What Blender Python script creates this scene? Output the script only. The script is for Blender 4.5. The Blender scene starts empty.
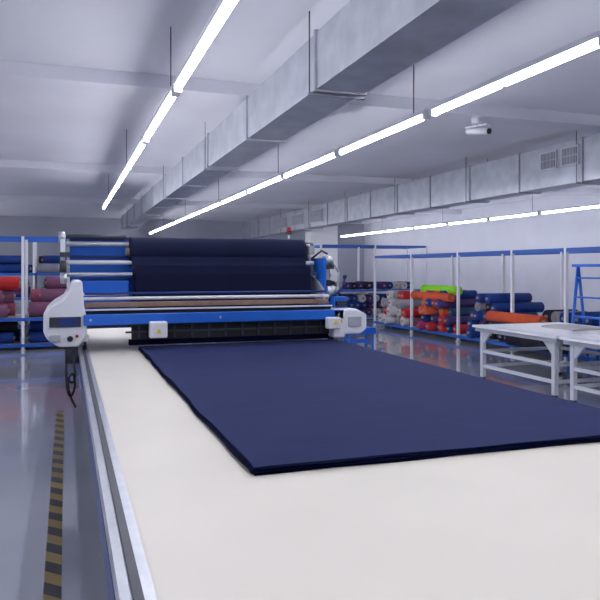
import bpy, bmesh, math, random
from mathutils import Vector, Matrix
random.seed(7)
scene=bpy.context.scene
F=680.0; CZ=1.5

# ---------------------------------------------------------------- materials
def new_mat(name,col,rough=.5,metal=0.0,emit=None,estr=0,spec=.5,sheen=0,noise=None,bump=None,coat=0):
    m=bpy.data.materials.new(name); m.use_nodes=True
    nt=m.node_tree; b=nt.nodes['Principled BSDF']
    b.inputs['Base Color'].default_value=(*col,1)
    b.inputs['Roughness'].default_value=rough
    b.inputs['Metallic'].default_value=metal
    b.inputs['Specular IOR Level'].default_value=spec
    b.inputs['Coat Weight'].default_value=coat
    if sheen:
        b.inputs['Sheen Weight'].default_value=sheen
        b.inputs['Sheen Roughness'].default_value=.4
        b.inputs['Sheen Tint'].default_value=(.4,.45,1,1)
    if emit:
        b.inputs['Emission Color'].default_value=(*emit,1)
        b.inputs['Emission Strength'].default_value=estr
    tc=nt.nodes.new('ShaderNodeTexCoord')
    if noise:
        sc,amt=noise
        n=nt.nodes.new('ShaderNodeTexNoise'); n.inputs['Scale'].default_value=sc; n.inputs['Detail'].default_value=5
        nt.links.new(tc.outputs['Object'],n.inputs['Vector'])
        r=nt.nodes.new('ShaderNodeMapRange')
        r.inputs['From Min'].default_value=.3; r.inputs['From Max'].default_value=.7
        r.inputs['To Min'].default_value=1-amt; r.inputs['To Max'].default_value=1+amt
        nt.links.new(n.outputs['Fac'],r.inputs['Value'])
        v=nt.nodes.new('ShaderNodeVectorMath'); v.operation='SCALE'
        v.inputs[0].default_value=col
        nt.links.new(r.outputs['Result'],v.inputs['Scale'])
        nt.links.new(v.outputs['Vector'],b.inputs['Base Color'])
    if bump:
        sc,st=bump
        n=nt.nodes.new('ShaderNodeTexNoise'); n.inputs['Scale'].default_value=sc; n.inputs['Detail'].default_value=4
        nt.links.new(tc.outputs['Object'],n.inputs['Vector'])
        bp=nt.nodes.new('ShaderNodeBump'); bp.inputs['Strength'].default_value=st; bp.inputs['Distance'].default_value=.02
        nt.links.new(n.outputs['Fac'],bp.inputs['Height'])
        nt.links.new(bp.outputs['Normal'],b.inputs['Normal'])
    return m
M={}
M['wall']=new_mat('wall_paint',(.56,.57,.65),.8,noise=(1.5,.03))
M['wallb']=new_mat('back_wall_darkened',(.34,.35,.42),.8,noise=(1.5,.03))  # colour darkened below the other walls so the column looks lit
M['col']=new_mat('column_lit_white',(.94,.94,.96),.7,noise=(1.5,.01))  # white raised so the glow of nearby tubes sits in the colour
M['ceil']=new_mat('ceiling_paint',(.68,.68,.75),.85,noise=(.6,.05))
M['floor']=new_mat('epoxy_floor',(.36,.38,.45),.10,noise=(.8,.08),bump=(3,.03),spec=.7,coat=.5)
M['table']=new_mat('table_laminate',(.77,.72,.64),.45,noise=(2.5,.025))
M['steel']=new_mat('brushed_steel',(.55,.57,.62),.35,.8,noise=(12,.1))
M['duct']=new_mat('galvanised_sheet',(.46,.48,.54),.38,.6,noise=(4,.14),bump=(2,.06))
M['ductf']=new_mat('duct_flange',(.36,.37,.43),.45,.5,noise=(8,.1))
M['white']=new_mat('white_enamel',(.80,.81,.87),.3,noise=(4,.02))
M['greyp']=new_mat('grey_paint',(.40,.42,.49),.5,noise=(4,.05))
M['lgrey']=new_mat('light_grey_frame',(.58,.60,.67),.4,noise=(4,.05))
M['blue']=new_mat('blue_enamel',(.012,.13,.60),.35,noise=(4,.06))
M['bluef']=new_mat('rack_blue_paint',(.015,.10,.45),.4,noise=(4,.06))
M['dblue']=new_mat('dark_blue_panel',(.008,.035,.20),.4,noise=(4,.06))
M['black']=new_mat('black_rubber',(.012,.012,.018),.55,noise=(20,.2))
M['dark']=new_mat('dark_grey_metal',(.05,.055,.075),.45,.3,noise=(10,.1))
M['navy']=new_mat('navy_fabric',(.0088,.0158,.070),.85,spec=.15,sheen=.10,noise=(1.6,.12),bump=(2.2,.30))
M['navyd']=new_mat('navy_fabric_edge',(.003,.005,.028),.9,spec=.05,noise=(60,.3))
M['navyr']=new_mat('navy_fabric_roll',(.006,.009,.038),.8,spec=.2,sheen=.08,noise=(3,.1),bump=(5,.1))
M['wood']=new_mat('kraft_roller',(.24,.15,.11),.5,noise=(15,.15))
M['yellow']=new_mat('yellow_label',(.85,.6,.03),.5,noise=(20,.05))
M['red']=new_mat('red_beacon',(.75,.03,.03),.3,emit=(1,.05,.03),estr=.4)
M['tube']=new_mat('fluorescent_tube',(1,1,1),.5,emit=(.94,.95,1.0),estr=37)
M['grille']=new_mat('vent_grille',(.58,.59,.66),.5,noise=(6,.04))
M['card']=new_mat('cardboard_core',(.30,.24,.20),.8,noise=(20,.1))
fab={'pink':(.38,.09,.16),'mauve':(.20,.08,.15),'red':(.45,.025,.03),'lime':(.26,.72,.04),'orange':(.62,.10,.04),
 'fblue':(.012,.04,.20),'fblack':(.012,.013,.025),'grey':(.25,.25,.30),'cream':(.50,.48,.50),'magenta':(.30,.03,.13),
 'purple':(.06,.035,.14),'teal':(.03,.08,.16)}
for k,c in fab.items(): M[k]=new_mat('fabric_'+k,c,.85,spec=.2,noise=(6,.12),bump=(12,.2))
# hazard stripes
m=bpy.data.materials.new('hazard_tape'); m.use_nodes=True; nt=m.node_tree; b=nt.nodes['Principled BSDF']
tc=nt.nodes.new('ShaderNodeTexCoord'); sx=nt.nodes.new('ShaderNodeSeparateXYZ'); nt.links.new(tc.outputs['Object'],sx.inputs[0])
ad=nt.nodes.new('ShaderNodeMath'); ad.operation='ADD'; nt.links.new(sx.outputs['X'],ad.inputs[0]); nt.links.new(sx.outputs['Y'],ad.inputs[1])
ml=nt.nodes.new('ShaderNodeMath'); ml.operation='MULTIPLY'; ml.inputs[1].default_value=4.0; nt.links.new(ad.outputs[0],ml.inputs[0])
fr=nt.nodes.new('ShaderNodeMath'); fr.operation='FRACT'; nt.links.new(ml.outputs[0],fr.inputs[0])
gt=nt.nodes.new('ShaderNodeMath'); gt.operation='GREATER_THAN'; gt.inputs[1].default_value=.5; nt.links.new(fr.outputs[0],gt.inputs[0])
mx=nt.nodes.new('ShaderNodeMix'); mx.data_type='RGBA'; mx.inputs[6].default_value=(.045,.042,.05,1); mx.inputs[7].default_value=(.26,.19,.06,1)
nt.links.new(gt.outputs[0],mx.inputs[0]); nt.links.new(mx.outputs[2],b.inputs['Base Color']); b.inputs['Roughness'].default_value=.5
M['hazard']=m

# ---------------------------------------------------------------- mesh builder
class B:
    def __init__(s): s.bm=bmesh.new(); s.mats=[]
    def mi(s,k):
        if k not in s.mats: s.mats.append(k)
        return s.mats.index(k)
    def box(s,x0,x1,y0,y1,z0,z1,k,rot=None,bev=0):
        r=bmesh.ops.create_cube(s.bm,size=1)
        c=Vector(((x0+x1)/2,(y0+y1)/2,(z0+z1)/2))
        mt=Matrix.Translation(c)@(rot or Matrix.Identity(4))@Matrix.Diagonal((abs(x1-x0),abs(y1-y0),abs(z1-z0),1))
        bmesh.ops.transform(s.bm,matrix=mt,verts=r['verts'])
        fs=set(f for v in r['verts'] for f in v.link_faces)
        for f in fs: f.material_index=s.mi(k)
        if bev:
            es=list(set(e for f in fs for e in f.edges))
            rr=bmesh.ops.bevel(s.bm,geom=es,offset=bev,segments=2,affect='EDGES',profile=.5)
            for f in rr['faces']: f.material_index=s.mi(k)
    def cyl(s,p0,p1,r,k,n=16,r2=None,capk=None):
        p0=Vector(p0);p1=Vector(p1);d=p1-p0
        rr=bmesh.ops.create_cone(s.bm,cap_ends=True,segments=n,radius1=r,radius2=r if r2 is None else r2,depth=d.length)
        q=d.to_track_quat('Z','Y').to_matrix().to_4x4()
        bmesh.ops.transform(s.bm,matrix=Matrix.Translation((p0+p1)/2)@q,verts=rr['verts'])
        for f in set(f for v in rr['verts'] for f in v.link_faces):
            cap=len(f.verts)>4
            f.material_index=s.mi(capk if (cap and capk) else k)
            f.smooth=not cap
    def sph(s,c,r,k,sc=(1,1,1)):
        rr=bmesh.ops.create_uvsphere(s.bm,u_segments=16,v_segments=10,radius=r)
        bmesh.ops.transform(s.bm,matrix=Matrix.Translation(c)@Matrix.Diagonal((*sc,1)),verts=rr['verts'])
        for f in set(f for v in rr['verts'] for f in v.link_faces): f.material_index=s.mi(k); f.smooth=True
    def prism(s,pts,axis,a0,a1,k,smooth=False):
        def P(u,v,a):
            return (a,u,v) if axis=='X' else ((u,a,v) if axis=='Y' else (u,v,a))
        A=[s.bm.verts.new(P(u,v,a0)) for u,v in pts]; C=[s.bm.verts.new(P(u,v,a1)) for u,v in pts]
        fs=[s.bm.faces.new(A),s.bm.faces.new(C)]
        n=len(pts)
        for i in range(n):
            f=s.bm.faces.new((A[i],A[(i+1)%n],C[(i+1)%n],C[i])); fs.append(f); f.smooth=smooth
        for f in fs: f.material_index=s.mi(k)
        bmesh.ops.recalc_face_normals(s.bm,faces=fs)
    def roll(s,p0,p1,r,k):
        p0=Vector(p0);p1=Vector(p1);d=(p1-p0).normalized()
        s.cyl(p0,p1,r,k,18)
        s.cyl(p0-d*.03,p1+d*.03,r*.28,'card',10)
    def path(s,pts,r,k,n=8):
        for a,b_ in zip(pts[:-1],pts[1:]): s.cyl(a,b_,r,k,n)
        for p in pts[1:-1]: s.sph(p,r,k)
    def build(s,name,parent=None,bev=0):
        me=bpy.data.meshes.new(name); s.bm.to_mesh(me); s.bm.free()
        for k in s.mats: me.materials.append(M[k])
        o=bpy.data.objects.new(name,me); scene.collection.objects.link(o)
        if parent: o.parent=parent
        if bev:
            md=o.modifiers.new('bevel','BEVEL'); md.width=bev; md.segments=2; md.limit_method='ANGLE'
        return o
def empty(name):
    e=bpy.data.objects.new(name,None); scene.collection.objects.link(e); return e

# ---------------------------------------------------------------- room
X0,X1,Y0,Y1,CH=-8.0,14.5,-6.0,32.0,3.8
b=B(); b.box(X0-.2,X1+.2,Y0-.2,Y1+.2,-.1,0,'floor'); b.build('floor')
b=B(); b.box(X0-.2,X1+.2,Y0-.2,Y1+.2,CH,CH+.15,'ceil'); b.build('ceiling')
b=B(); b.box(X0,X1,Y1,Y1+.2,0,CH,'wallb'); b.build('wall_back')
b=B(); b.box(X0,X1,Y0-.2,Y0,0,CH,'wall'); b.build('wall_front')
b=B(); b.box(X0-.2,X0,Y0,Y1,0,CH,'wall'); b.build('wall_left')
b=B(); b.box(X1,X1+.2,Y0,Y1,0,CH,'wall'); b.build('wall_right')
b=B(); b.box(X1-.02,X1,Y0,Y1,0,.12,'greyp'); b.build('baseboard_right')
b=B(); b.box(X0,X1-.02,Y1-.02,Y1,0,.12,'greyp'); b.build('baseboard_back')
for i,y in enumerate((.8,8.15,15.5,22.9)):
    b=B(); b.box(X0,X1,y,y+.4,CH-.16,CH,'ceil'); b.build('ceiling_beam')
b=B(); b.box(8.45,9.5,23.32,23.95,0,CH,'col'); b.box(8.42,9.53,23.305,23.98,0,.15,'greyp'); b.build('structural_column',bev=.01)

# floor hazard tape
b=B(); b.box(-.10,-.02,-1,7.6,0,.003,'hazard'); b.build('hazard_floor_tape')

# ---------------------------------------------------------------- fluorescent rows
def light_row(x,y0,n,mod=2.5,z=3.1):
    b=B()
    for i in range(n):
        ya=y0+i*mod; yb=ya+mod-.10
        b.box(x-.03,x+.03,ya,yb,z+.035,z+.08,'white')
        ym=(ya+yb)/2
        for a,c in ((ya+.05,ym-.04),(ym+.04,yb-.05)):
            b.cyl((x,a,z),(x,c,z),.026,'tube',10)
        b.box(x-.035,x+.035,ya,ya+.05,z-.03,z+.04,'white'); b.box(x-.035,x+.035,yb-.05,yb,z-.03,z+.04,'white')
        if i%2==0:
            b.cyl((x,ya+.3,z+.08),(x,ya+.3,CH-.002),.006,'dark',6)
    return b.build('fluorescent_light_row')
light_row(.94,-3.8,9)
light_row(3.58,-3.7,14)
light_row(12.9,-3.7,14)
light_row(-4.0,-3.7,14)

# ---------------------------------------------------------------- ducts
def duct(x0,x1,z0,z1,y0,y1,step,name,vents=()):
    b=B(); b.box(x0,x1,y0,y1,z0,z1,'duct')
    y=y0; i=0
    while y<=y1:
        b.box(x0-.02,x1+.02,y-.015,y+.015,z0-.02,z0,'ductf'); b.box(x0-.02,x1+.02,y-.015,y+.015,z1,z1+.02,'ductf')
        b.box(x0-.02,x0,y-.015,y+.015,z0,z1,'ductf'); b.box(x1,x1+.02,y-.015,y+.015,z0,z1,'ductf')
        if i%2==0:
            for xx in (x0-.03,x1+.03): b.cyl((xx,y+.1,z0-.03),(xx,y+.1,CH-.002),.006,'dark',6)
            b.box(x0-.045,x1+.045,y+.085,y+.115,z0-.03,z0-.004,'ductf')
        y+=step; i+=1
    for (ya,yb,za,zb) in vents:
        b.box(x0-.035,x0,ya,yb,za,zb,'grille'); b.box(x0-.038,x0-.03,ya+.03,yb-.03,za+.03,zb-.03,'dark')
        k=int((yb-ya-.06)/.035)
        for i in range(k):
            yy=ya+.03+(i+.5)*(yb-ya-.06)/k
            b.box(x0-.05,x0-.036,yy-.006,yy+.006,za+.02,zb-.02,'grille')
        b.box(x0-.05,x0-.036,ya+.02,yb-.02,(za+zb)/2-.01,(za+zb)/2+.01,'grille')
    return b.build(name)
duct(2.08,2.54,3.08,3.58,-4,28,2.4,'air_duct')
duct(7.8,8.25,2.90,3.59,-4,31,1.6,'air_duct',vents=[(8.86,9.27,3.19,3.5),(9.38,9.80,3.19,3.5),(20.4,21.6,3.05,3.45),(22.3,23.5,3.05,3.45),(24.2,25.4,3.05,3.45)])

# security camera
b=B(); b.cyl((5.5,8.3,3.55),(5.5,8.3,3.64),.07,'white',18); b.cyl((5.5,8.3,3.47),(5.5,8.3,3.56),.02,'white',10)
b.cyl((5.42,8.40,3.47),(5.56,8.10,3.42),.05,'white',16); b.cyl((5.56,8.10,3.42),(5.572,8.075,3.416),.04,'black',16)
b.box(5.42,5.56,8.08,8.42,3.50,3.515,'white',rot=Matrix.Rotation(.43,4,'Z')); b.build('security_camera')

# ---------------------------------------------------------------- spreading table
TZ=.845
b=B()
b.box(.17,2.23,-1,11.5,TZ-.035,TZ,'table')
b.box(.10,.17,-1,11.5,TZ-.05,TZ+.004,'steel'); b.box(2.23,2.30,-1,11.5,TZ-.05,TZ+.004,'steel')
b.box(.125,.145,-1,11.5,TZ+.004,TZ+.012,'dark')
b.box(.098,.15,-1,11.5,TZ-.15,TZ-.05,'dblue'); b.box(2.25,2.302,-1,11.5,TZ-.15,TZ-.05,'dblue')
y=-.6
while y<11.4:
    for x in (.2,2.13):
        b.box(x,x+.07,y,y+.07,.03,TZ-.035,'greyp'); b.cyl((x+.035,y+.035,0),(x+.035,y+.035,.04),.05,'black',12)
    b.box(.15,2.25,y+.01,y+.06,TZ-.10,TZ-.035,'greyp'); b.box(.2,2.2,y+.015,y+.055,.22,.27,'greyp')
    y+=1.7
b.box(.21,.26,-.6,11.3,.22,.27,'greyp'); b.box(2.14,2.19,-.6,11.3,.22,.27,'greyp')
b.build('fabric_spreading_table')

# ---------------------------------------------------------------- fabric stack
b=B()
NL=8; th=.0030
FX0,FX1,FY0,FY1=.56,2.275,2.07,5.68
def per(i):
    pts=[]
    ph=random.random()*6; o=random.uniform(-.008,.008); o2=random.uniform(-.008,.008)
    if i==NL-1: o=.004; o2=.003
    n=60
    for j in range(n+1):
        t=j/n; x=FX0+o2+(FX1-FX0)*t; pts.append((x,FY0+o+.005*math.sin(9*t+ph)+.003*math.sin(23*t+2*ph)+.014*math.sin(3.3*t+1)))
    for j in range(1,n+1):
        t=j/n; y=FY0+(FY1-FY0)*t; pts.append((FX1+o2+.006*math.sin(14*t+ph)*(1-t),y))
    for j in range(1,n+1):
        t=1-j/n; x=FX0+(FX1-FX0)*t; pts.append((x,FY1))
    for j in range(1,n):
        t=1-j/n; y=FY0+(FY1-FY0)*t; pts.append((FX0+o2+.005*math.sin(17*t+ph)+.003*math.sin(41*t+ph),y))
    return pts
for i in range(NL):
    z=TZ+.0005+i*th
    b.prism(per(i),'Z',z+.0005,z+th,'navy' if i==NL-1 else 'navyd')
b.build('fabric_stack')

# ---------------------------------------------------------------- spreading machine
mc=empty('fabric_spreading_machine')
# left housing (profile in XZ, depth in Y)
b=B()
prof=[(.045,1.41),(.12,1.41),(.135,1.20),(.155,1.12),(.155,.98),(.09,.895),(-.05,.895),(-.14,.96),(-.165,1.02),(-.165,1.16),(-.10,1.22),(-.02,1.27),(.02,1.34)]
b.prism(prof,'Y',5.55,6.7,'white')
b.build('left_housing',mc,bev=.018)
b=B(); b.box(-.12,.11,5.535,5.549,1.05,1.13,'dark',bev=.004); b.box(-.05,.08,5.528,5.536,1.06,1.12,'dblue')
b.box(-.12,-.04,5.53,5.549,.94,.99,'greyp'); b.cyl((.03,5.55,.96),(.03,5.525,.96),.022,'black',14)
b.cyl((.08,5.55,.98),(.08,5.53,.98),.012,'red',12)
b.build('left_control_panel',mc)
b=B()
for x in (.10,2.215):
    for y in (5.7,6.5): b.cyl((x+.03,y,TZ+.052),(x+.055,y,TZ+.052),.04,'black',20); b.box(x+.02,x+.07,y-.03,y+.03,TZ+.05,TZ+.13,'steel')
b.build('track_wheels',mc)
# right housing
b=B()
b.prism([(2.20,1.15),(2.42,1.15),(2.52,1.10),(2.52,.97),(2.46,.93),(2.31,.93),(2.31,.90),(2.20,.90)],'Y',5.5,6.7,'white')
b.build('right_housing',mc,bev=.015)
b=B(); b.box(2.25,2.28,5.485,5.499,1.03,1.06,'yellow'); b.box(2.34,2.46,5.485,5.499,1.0,1.08,'greyp'); b.build('right_housing_labels',mc)
# front blue beam
b=B(); b.box(.13,2.30,5.50,5.57,1.062,1.145,'blue',bev=.006)
for x in (.18,1.2,2.25): b.cyl((x,5.50,1.104),(x,5.493,1.104),.010,'steel',10)
b.build('front_beam',mc)
b=B()
for x0,x1,z0,z1 in ((.62,.76,.955,1.085),(2.12,2.24,.985,1.085)):
    b.box(x0,x1,5.42,5.50,z0,z1,'white',bev=.012); b.prism([(x0+.05,z0+.04),(x0+.09,z0+.04),(x0+.07,z0+.075)],'Y',5.415,5.42,'yellow')
b.build('cutter_end_boxes',mc)
# cutting track / dark under-assembly; black panel doubles as painted shade under the beam
b=B(); b.box(.50,2.20,5.60,5.66,.93,1.07,'black')
b.box(.45,2.22,5.57,5.60,1.045,1.06,'dark'); b.box(.45,2.22,5.585,5.60,.985,1.0,'dark')
for i in range(12):
    x=.55+i*.142; b.box(x,x+.014,5.58,5.60,.94,1.06,'dark')
b.box(.48,2.22,5.62,5.68,.885,.93,'navyd')
b.build('cutting_track',mc)
# bars above beam
b=B()
b.box(.14,2.2,5.61,5.64,1.195,1.235,'wood',bev=.006)
b.cyl((.12,5.66,1.262),(2.22,5.66,1.262),.014,'white',14)
b.box(.14,2.22,5.57,5.60,1.172,1.184,'white'); b.box(.14,2.22,5.60,5.63,1.145,1.172,'black')
b.cyl((.14,5.72,1.30),(2.2,5.72,1.30),.010,'dblue',14)
b.build('tension_rollers',mc)
# carriage body
b=B(); b.box(.12,2.26,5.72,6.7,1.02,1.19,'dblue',bev=.01); b.box(.10,2.28,6.6,6.7,1.19,1.5,'blue',bev=.01); b.build('carriage_body',mc)
# back panel
b=B(); b.box(.03,2.20,6.30,6.33,1.19,1.76,'blue',bev=.004)
b.box(.03,2.20,6.285,6.30,1.60,1.62,'dblue'); b.box(.03,2.20,6.285,6.30,1.40,1.42,'dblue')
b.box(.03,2.20,6.27,6.34,1.755,1.785,'dblue'); b.build('cradle_back_panel',mc)
b=B(); b.box(.13,.5,5.9,5.93,1.19,1.40,'blue',bev=.004); b.box(.13,.5,5.89,5.90,1.28,1.30,'white'); b.build('cradle_front_panel',mc)
# end plates
b=B()
b.prism([(5.72,1.15),(6.65,1.15),(6.6,1.45),(6.38,1.80),(6.22,1.80),(6.05,1.50),(5.78,1.36)],'X',.005,.03,'greyp')
b.prism([(5.72,1.15),(6.65,1.15),(6.6,1.45),(6.38,1.74),(6.22,1.74),(6.05,1.45),(5.78,1.32)],'X',2.20,2.225,'greyp')
b.build('end_plates',mc,bev=.004)
b=B()
b.box(-.045,-.005,6.05,6.13,1.38,1.80,'white',bev=.006); b.cyl((-.06,6.09,1.77),(-.01,6.09,1.77),.045,'steel',20)
b.cyl((-.05,6.0,1.52),(0,6.0,1.52),.05,'dark',20); b.cyl((-.06,6.0,1.52),(-.05,6.0,1.52),.02,'steel',12)
b.cyl((-.04,5.9,1.42),(.01,5.9,1.42),.04,'steel',20)
b.box(-.05,.03,5.98,6.04,1.60,1.64,'dark'); b.build('left_drive',mc)
# cradle rollers
b=B()
b.cyl((.0,6.12,1.715),(2.2,6.12,1.715),.022,'steel',16)
b.cyl((.0,6.0,1.555),(2.2,6.0,1.555),.018,'white',16)
b.cyl((.0,5.93,1.455),(2.2,5.93,1.455),.018,'steel',16)
b.cyl((.0,6.18,1.78),(.5,6.18,1.78),.02,'dark',14)
b.build('cradle_rollers',mc)
# fabric web on machine
b=B()
b.roll((.52,6.08,1.65),(2.12,6.08,1.65),.125,'navyr')
outer=[(5.905,1.27),(5.895,1.42),(5.885,1.46),(5.90,1.50),(5.94,1.56)]+[(6.08-.128*math.cos(math.radians(a)),1.65+.128*math.sin(math.radians(a))) for a in range(-20,100,10)]
inner=[(y+.012 if i<5 else 6.08-(6.08-y)*.97, z if i<5 else 1.65+(z-1.65)*.97) for i,(y,z) in enumerate(outer)]
b.prism(outer+inner[::-1],'X',.53,2.10,'navyr',smooth=False)
b.prism([(5.87,1.27),(5.86,1.46),(5.865,1.53),(5.88,1.53),(5.885,1.46),(5.89,1.27)],'X',.56,2.12,'navyr')
b.prism([(5.87,1.27),(5.72,1.20),(5.70,.93),(5.712,.93),(5.735,1.19),(5.89,1.26)],'X',.56,2.14,'navyr')
b.build('fabric_web',mc)
# right mechanism
b=B()
b.box(2.225,2.25,5.80,6.4,1.15,1.60,'blue')
b.box(2.26,2.30,5.85,5.90,1.15,1.58,'greyp'); b.cyl((2.25,5.87,1.58),(2.33,5.87,1.58),.04,'steel',20)
b.cyl((2.25,5.95,1.45),(2.33,5.95,1.45),.055,'dark',22); b.cyl((2.33,5.95,1.45),(2.35,5.95,1.45),.03,'steel',16)
b.cyl((2.25,5.80,1.30),(2.36,5.80,1.30),.045,'steel',20)
b.path([(2.33,5.87,1.58),(2.38,5.82,1.47),(2.36,5.80,1.30)],.010,'greyp')
b.path([(2.20,6.05,1.60),(2.26,5.95,1.67),(2.30,5.90,1.64)],.010,'dark')
b.path([(2.26,5.80,1.20),(2.38,5.72,1.33),(2.40,5.72,1.42)],.012,'dblue')
b.box(2.28,2.42,5.70,5.80,1.15,1.25,'blue',bev=.008); b.box(2.30,2.40,5.66,5.70,1.17,1.21,'black')
b.cyl((2.12,6.15,1.72),(2.24,6.15,1.72),.035,'dark',18)
b.box(2.16,2.22,6.02,6.10,1.64,1.72,'greyp',bev=.005); b.sph((2.40,5.72,1.43),.02,'black')
b.box(2.27,2.31,5.84,5.91,1.34,1.40,'black'); b.box(2.26,2.34,5.83,5.90,1.50,1.54,'black')
b.path([(2.28,5.88,1.40),(2.33,5.80,1.38),(2.36,5.76,1.28),(2.38,5.74,1.25)],.008,'black')
b.build('right_drive',mc)
b=B(); b.cyl((2.06,6.32,1.76),(2.06,6.32,1.85),.010,'steel',10); b.cyl((2.06,6.32,1.845),(2.06,6.32,1.86),.03,'dark',16)
b.cyl((2.06,6.32,1.86),(2.06,6.32,1.89),.02,'red',16); b.sph((2.06,6.32,1.89),.02,'red'); b.build('warning_beacon',mc)
# cables
cu=bpy.data.curves.new('power_cable','CURVE'); cu.dimensions='3D'; cu.bevel_depth=.009
for pts in ([(.0,5.62,.90),(.0,5.5,.75),(.0,5.46,.60),(.03,5.46,.50),(.075,5.48,.60),(.05,5.46,.74),(.0,5.45,.64),(.03,5.46,.52),(.07,5.5,.44)],
            [(.05,5.62,.9),(.05,5.50,.78),(.085,5.47,.68),(.04,5.46,.60),(.01,5.46,.68)]):
    sp=cu.splines.new('NURBS'); sp.points.add(len(pts)-1); sp.use_endpoint_u=True; sp.order_u=4
    for i,p in enumerate(pts): sp.points[i].co=(*p,1)
cu.materials.append(M['black']); o=bpy.data.objects.new('power_cable',cu); scene.collection.objects.link(o); o.parent=mc
b=B(); b.box(.0,.09,5.58,5.64,.76,.90,'dark',bev=.004); b.cyl((.082,5.61,.79),(.095,5.61,.79),.03,'black',16); b.build('rail_bracket',mc)

# ---------------------------------------------------------------- right work tables
def work_table(x0,x1,y0,y1,z):
    b=B(); b.box(x0,x1,y0,y1,z-.03,z,'white'); b.box(x0+.03,x1-.03,y0+.03,y1-.03,z-.08,z-.03,'greyp')
    for x in (x0+.06,x1-.12):
        for y in (y0+.1,y1-.16):
            b.box(x,x+.055,y,y+.055,.03,z-.08,'lgrey'); b.cyl((x+.027,y+.027,0),(x+.027,y+.027,.03),.035,'black',12)
            b.prism([(y+.05,z-.08),(y+.22,z-.08),(y+.05,z-.24)] if y<(y0+y1)/2 else [(y,z-.08),(y-.17,z-.08),(y,z-.24)],'X',x+.01,x+.04,'lgrey')
        b.box(x+.01,x+.045,y0+.12,y1-.12,.16,.20,'lgrey'); b.box(x+.01,x+.045,y0+.12,y1-.12,.36,.40,'lgrey')
    for y in (y0+.11,y1-.15):
        b.box(x0+.1,x1-.1,y,y+.035,.16,.20,'lgrey'); b.box(x0+.1,x1-.1,y,y+.035,.36,.40,'lgrey')
    return b.build('work_table')
work_table(5.30,6.75,6.40,8.10,.73)
work_table(5.30,6.75,3.75,6.35,.73)
b=B(); b.prism([(5.95,.731),(6.5,.731),(6.45,.755),(6.2,.765),(5.98,.75)],'Y',6.9,7.5,'cream'); b.build('folded_cloth',bev=.01)

# blue A-frame ladder
b=B()
for y in (7.55,8.1):
    b.path([(6.92,y,0),(7.10,y,1.55),(7.30,y,0)],.022,'blue')
for i in range(5):
    z=.25+i*.28; xx=6.92+.18*z/1.55
    b.box(xx-.03,xx+.05,7.55,8.1,z-.012,z+.012,'blue')
b.box(7.01,7.19,7.52,8.13,1.53,1.57,'blue'); b.box(7.24,7.28,7.55,8.1,.3,.33,'blue')
b.build('step_ladder')

# blue stool
b=B(); b.box(4.95,5.5,11.6,12.0,.36,.40,'blue',bev=.01)
for x in (4.98,5.43):
    for y in (11.63,11.93): b.box(x,x+.04,y,y+.04,0,.36,'blue')
b.box(5.0,5.45,11.64,11.66,.12,.16,'blue'); b.box(5.0,5.45,11.94,11.96,.12,.16,'blue'); b.box(4.95,5.5,11.6,11.63,.28,.36,'blue'); b.build('low_bench')

# ---------------------------------------------------------------- storage racks
def rack(xs,ys,levels,top,name='storage_rack',post='white'):
    b=B(); x0,x1=min(xs),max(xs); y0,y1=min(ys),max(ys)
    for x in xs:
        for y in ys:
            b.box(x-.025,x+.025,y-.025,y+.025,0.0,top,post); b.box(x-.05,x+.05,y-.05,y+.05,0,.01,'greyp')
    for y in (y0,y1): b.box(x0,x1,y-.02,y+.02,top-.06,top,'bluef')
    for x in (x0,x1): b.box(x-.02,x+.02,y0,y1,top-.06,top,'bluef')
    for z in levels:
        b.box(x0,x1,y0,y1,z-.03,z,'greyp')
        for y in (y0,y1): b.box(x0,x1,y-.03,y+.03,z-.06,z-.0,'bluef')
        for x in (x0,x1): b.box(x-.03,x+.03,y0,y1,z-.06,z-.0,'bluef')
    return b.build(name)
rack([7.65,8.75],[5.5,7.2,9.0,10.4,12.2,14.2,16.2],[.14],1.84)
rack([-4.75,-2.75,-.75,1.25,3.25],[13.5,14.7],[.12,.60],2.1)
rack([-4.75,-2.75,-.75,1.25,3.25],[18,19.2],[.12,.80,1.4],2.3)
rack([6.9,8.6,10.3],[18.2,19.4],[.12,.9],2.2,post='white')

def pile(name,axis,span,a0,a1,z0,rows,rad,cols,seed=0,jit=.1):
    random.seed(seed); b=B(); z=z0
    n=int((a1-a0)/(2*rad))
    for r in range(rows):
        m_=n-r
        for i in range(m_):
            rr=rad*random.uniform(.85,1.0)
            a=a0+rad+(i+.5*r)*2*rad
            zz=z0+rad+r*rad*1.74
            s0=span[0]+random.uniform(0,jit); s1=span[1]-random.uniform(0,jit); k=random.choice(cols)
            dz=0 if r else rr-rad
            p0,p1=((s0,a,zz+dz),(s1,a+random.uniform(-.02,.02),zz+dz)) if axis=='X' else ((a,s0,zz+dz),(a+random.uniform(-.02,.02),s1,zz+dz))
            b.roll(p0,p1,rr,k)
    return b.build(name)
pile('fabric_roll_pile','X',(7.5,8.7),14.3,16.1,.14,4,.115,['grey','cream','mauve','cream','grey','red'],1,.3)
pile('fabric_roll_pile','X',(7.45,8.7),12.35,14.1,.14,5,.10,['red','magenta','fblue','red','teal','orange','purple'],2,.3)
pile('fabric_roll_pile','X',(7.5,8.7),10.5,12.1,.14,5,.10,['fblue','fblack','purple','fblack','fblue','grey','fblue'],3,.3)
pile('fabric_roll_pile','X',(7.7,8.7),7.4,10.2,.14,3,.12,['fblack','fblue','grey','fblue','purple'],4,.3)
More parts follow.
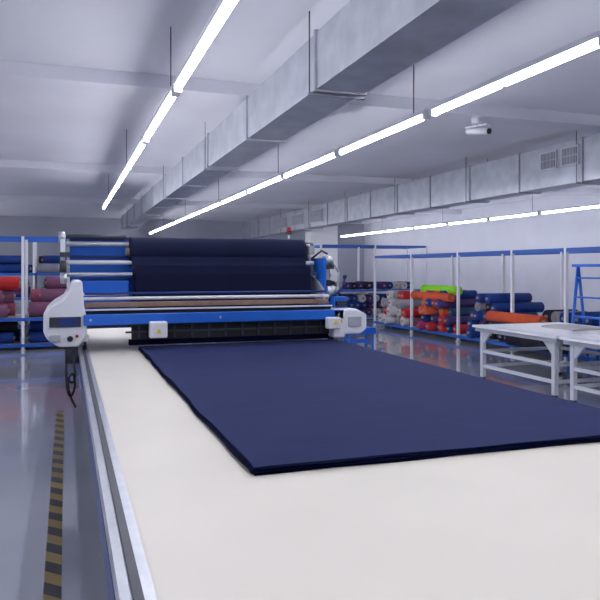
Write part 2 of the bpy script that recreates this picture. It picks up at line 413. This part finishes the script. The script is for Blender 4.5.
b=B(); b.roll((7.85,12.5,1.04),(7.8,13.9,1.04),.10,'lime'); b.roll((7.62,12.4,.90),(7.60,14.0,.90),.09,'orange'); b.build('fabric_roll')
b=B(); b.roll((7.52,9.4,.62),(7.52,10.9,.62),.10,'orange'); b.roll((7.52,9.1,.42),(7.52,10.8,.42),.10,'fblue'); b.roll((7.52,8.6,.24),(7.52,10.3,.24),.10,'fblack'); b.build('fabric_roll')
# left racks : long bolts seen side-on
for k,(xa,xb) in enumerate(((-4.7,-2.8),(-2.7,-.8),(-.7,1.2),(1.3,3.2))):
    pile('fabric_roll_pile','X',(xa,xb),13.55,14.65,.60,3 if k<3 else 4,.14,['mauve','pink','red','mauve','pink'] if k<3 else ['fblue','grey','purple'],20+k,.35)
    pile('fabric_roll_pile','X',(xa,xb),13.55,14.65,.12,2,.12,['fblue','fblack','fblue'],30+k,.3)
    pile('fabric_roll_pile','X',(xa,xb),18.05,19.1,.80,2,.12,['fblue','grey','fblack','purple'],40+k,.3)
    pile('fabric_roll_pile','X',(xa,xb),18.05,19.1,1.40,2,.12,['fblue','grey','fblack'],50+k,.3)
pile('fabric_roll_pile','Y',(18.3,19.4),7.0,10.2,.12,3,.115,['fblue','fblack','cream','fblack','purple'],11,.2)
pile('fabric_roll_pile','Y',(18.3,19.4),7.0,10.2,.90,1,.115,['fblue','grey','cream','fblack','purple'],12,.2)

# ---------------------------------------------------------------- world, camera
w=bpy.data.worlds.new('world'); scene.world=w; w.use_nodes=True
w.node_tree.nodes['Background'].inputs[0].default_value=(.6,.65,.9,1); w.node_tree.nodes['Background'].inputs[1].default_value=.3
cam=bpy.data.cameras.new('camera'); co=bpy.data.objects.new('camera',cam); scene.collection.objects.link(co)
cam.sensor_fit='HORIZONTAL'; cam.sensor_width=36; cam.lens=F/600*36
cam.shift_y=-31/600; cam.clip_start=.05
co.location=(0,0,CZ); co.rotation_euler=(math.pi/2,0,-math.atan(234/F))
scene.camera=co
scene.view_settings.view_transform='Standard'
scene.view_settings.exposure=0.05
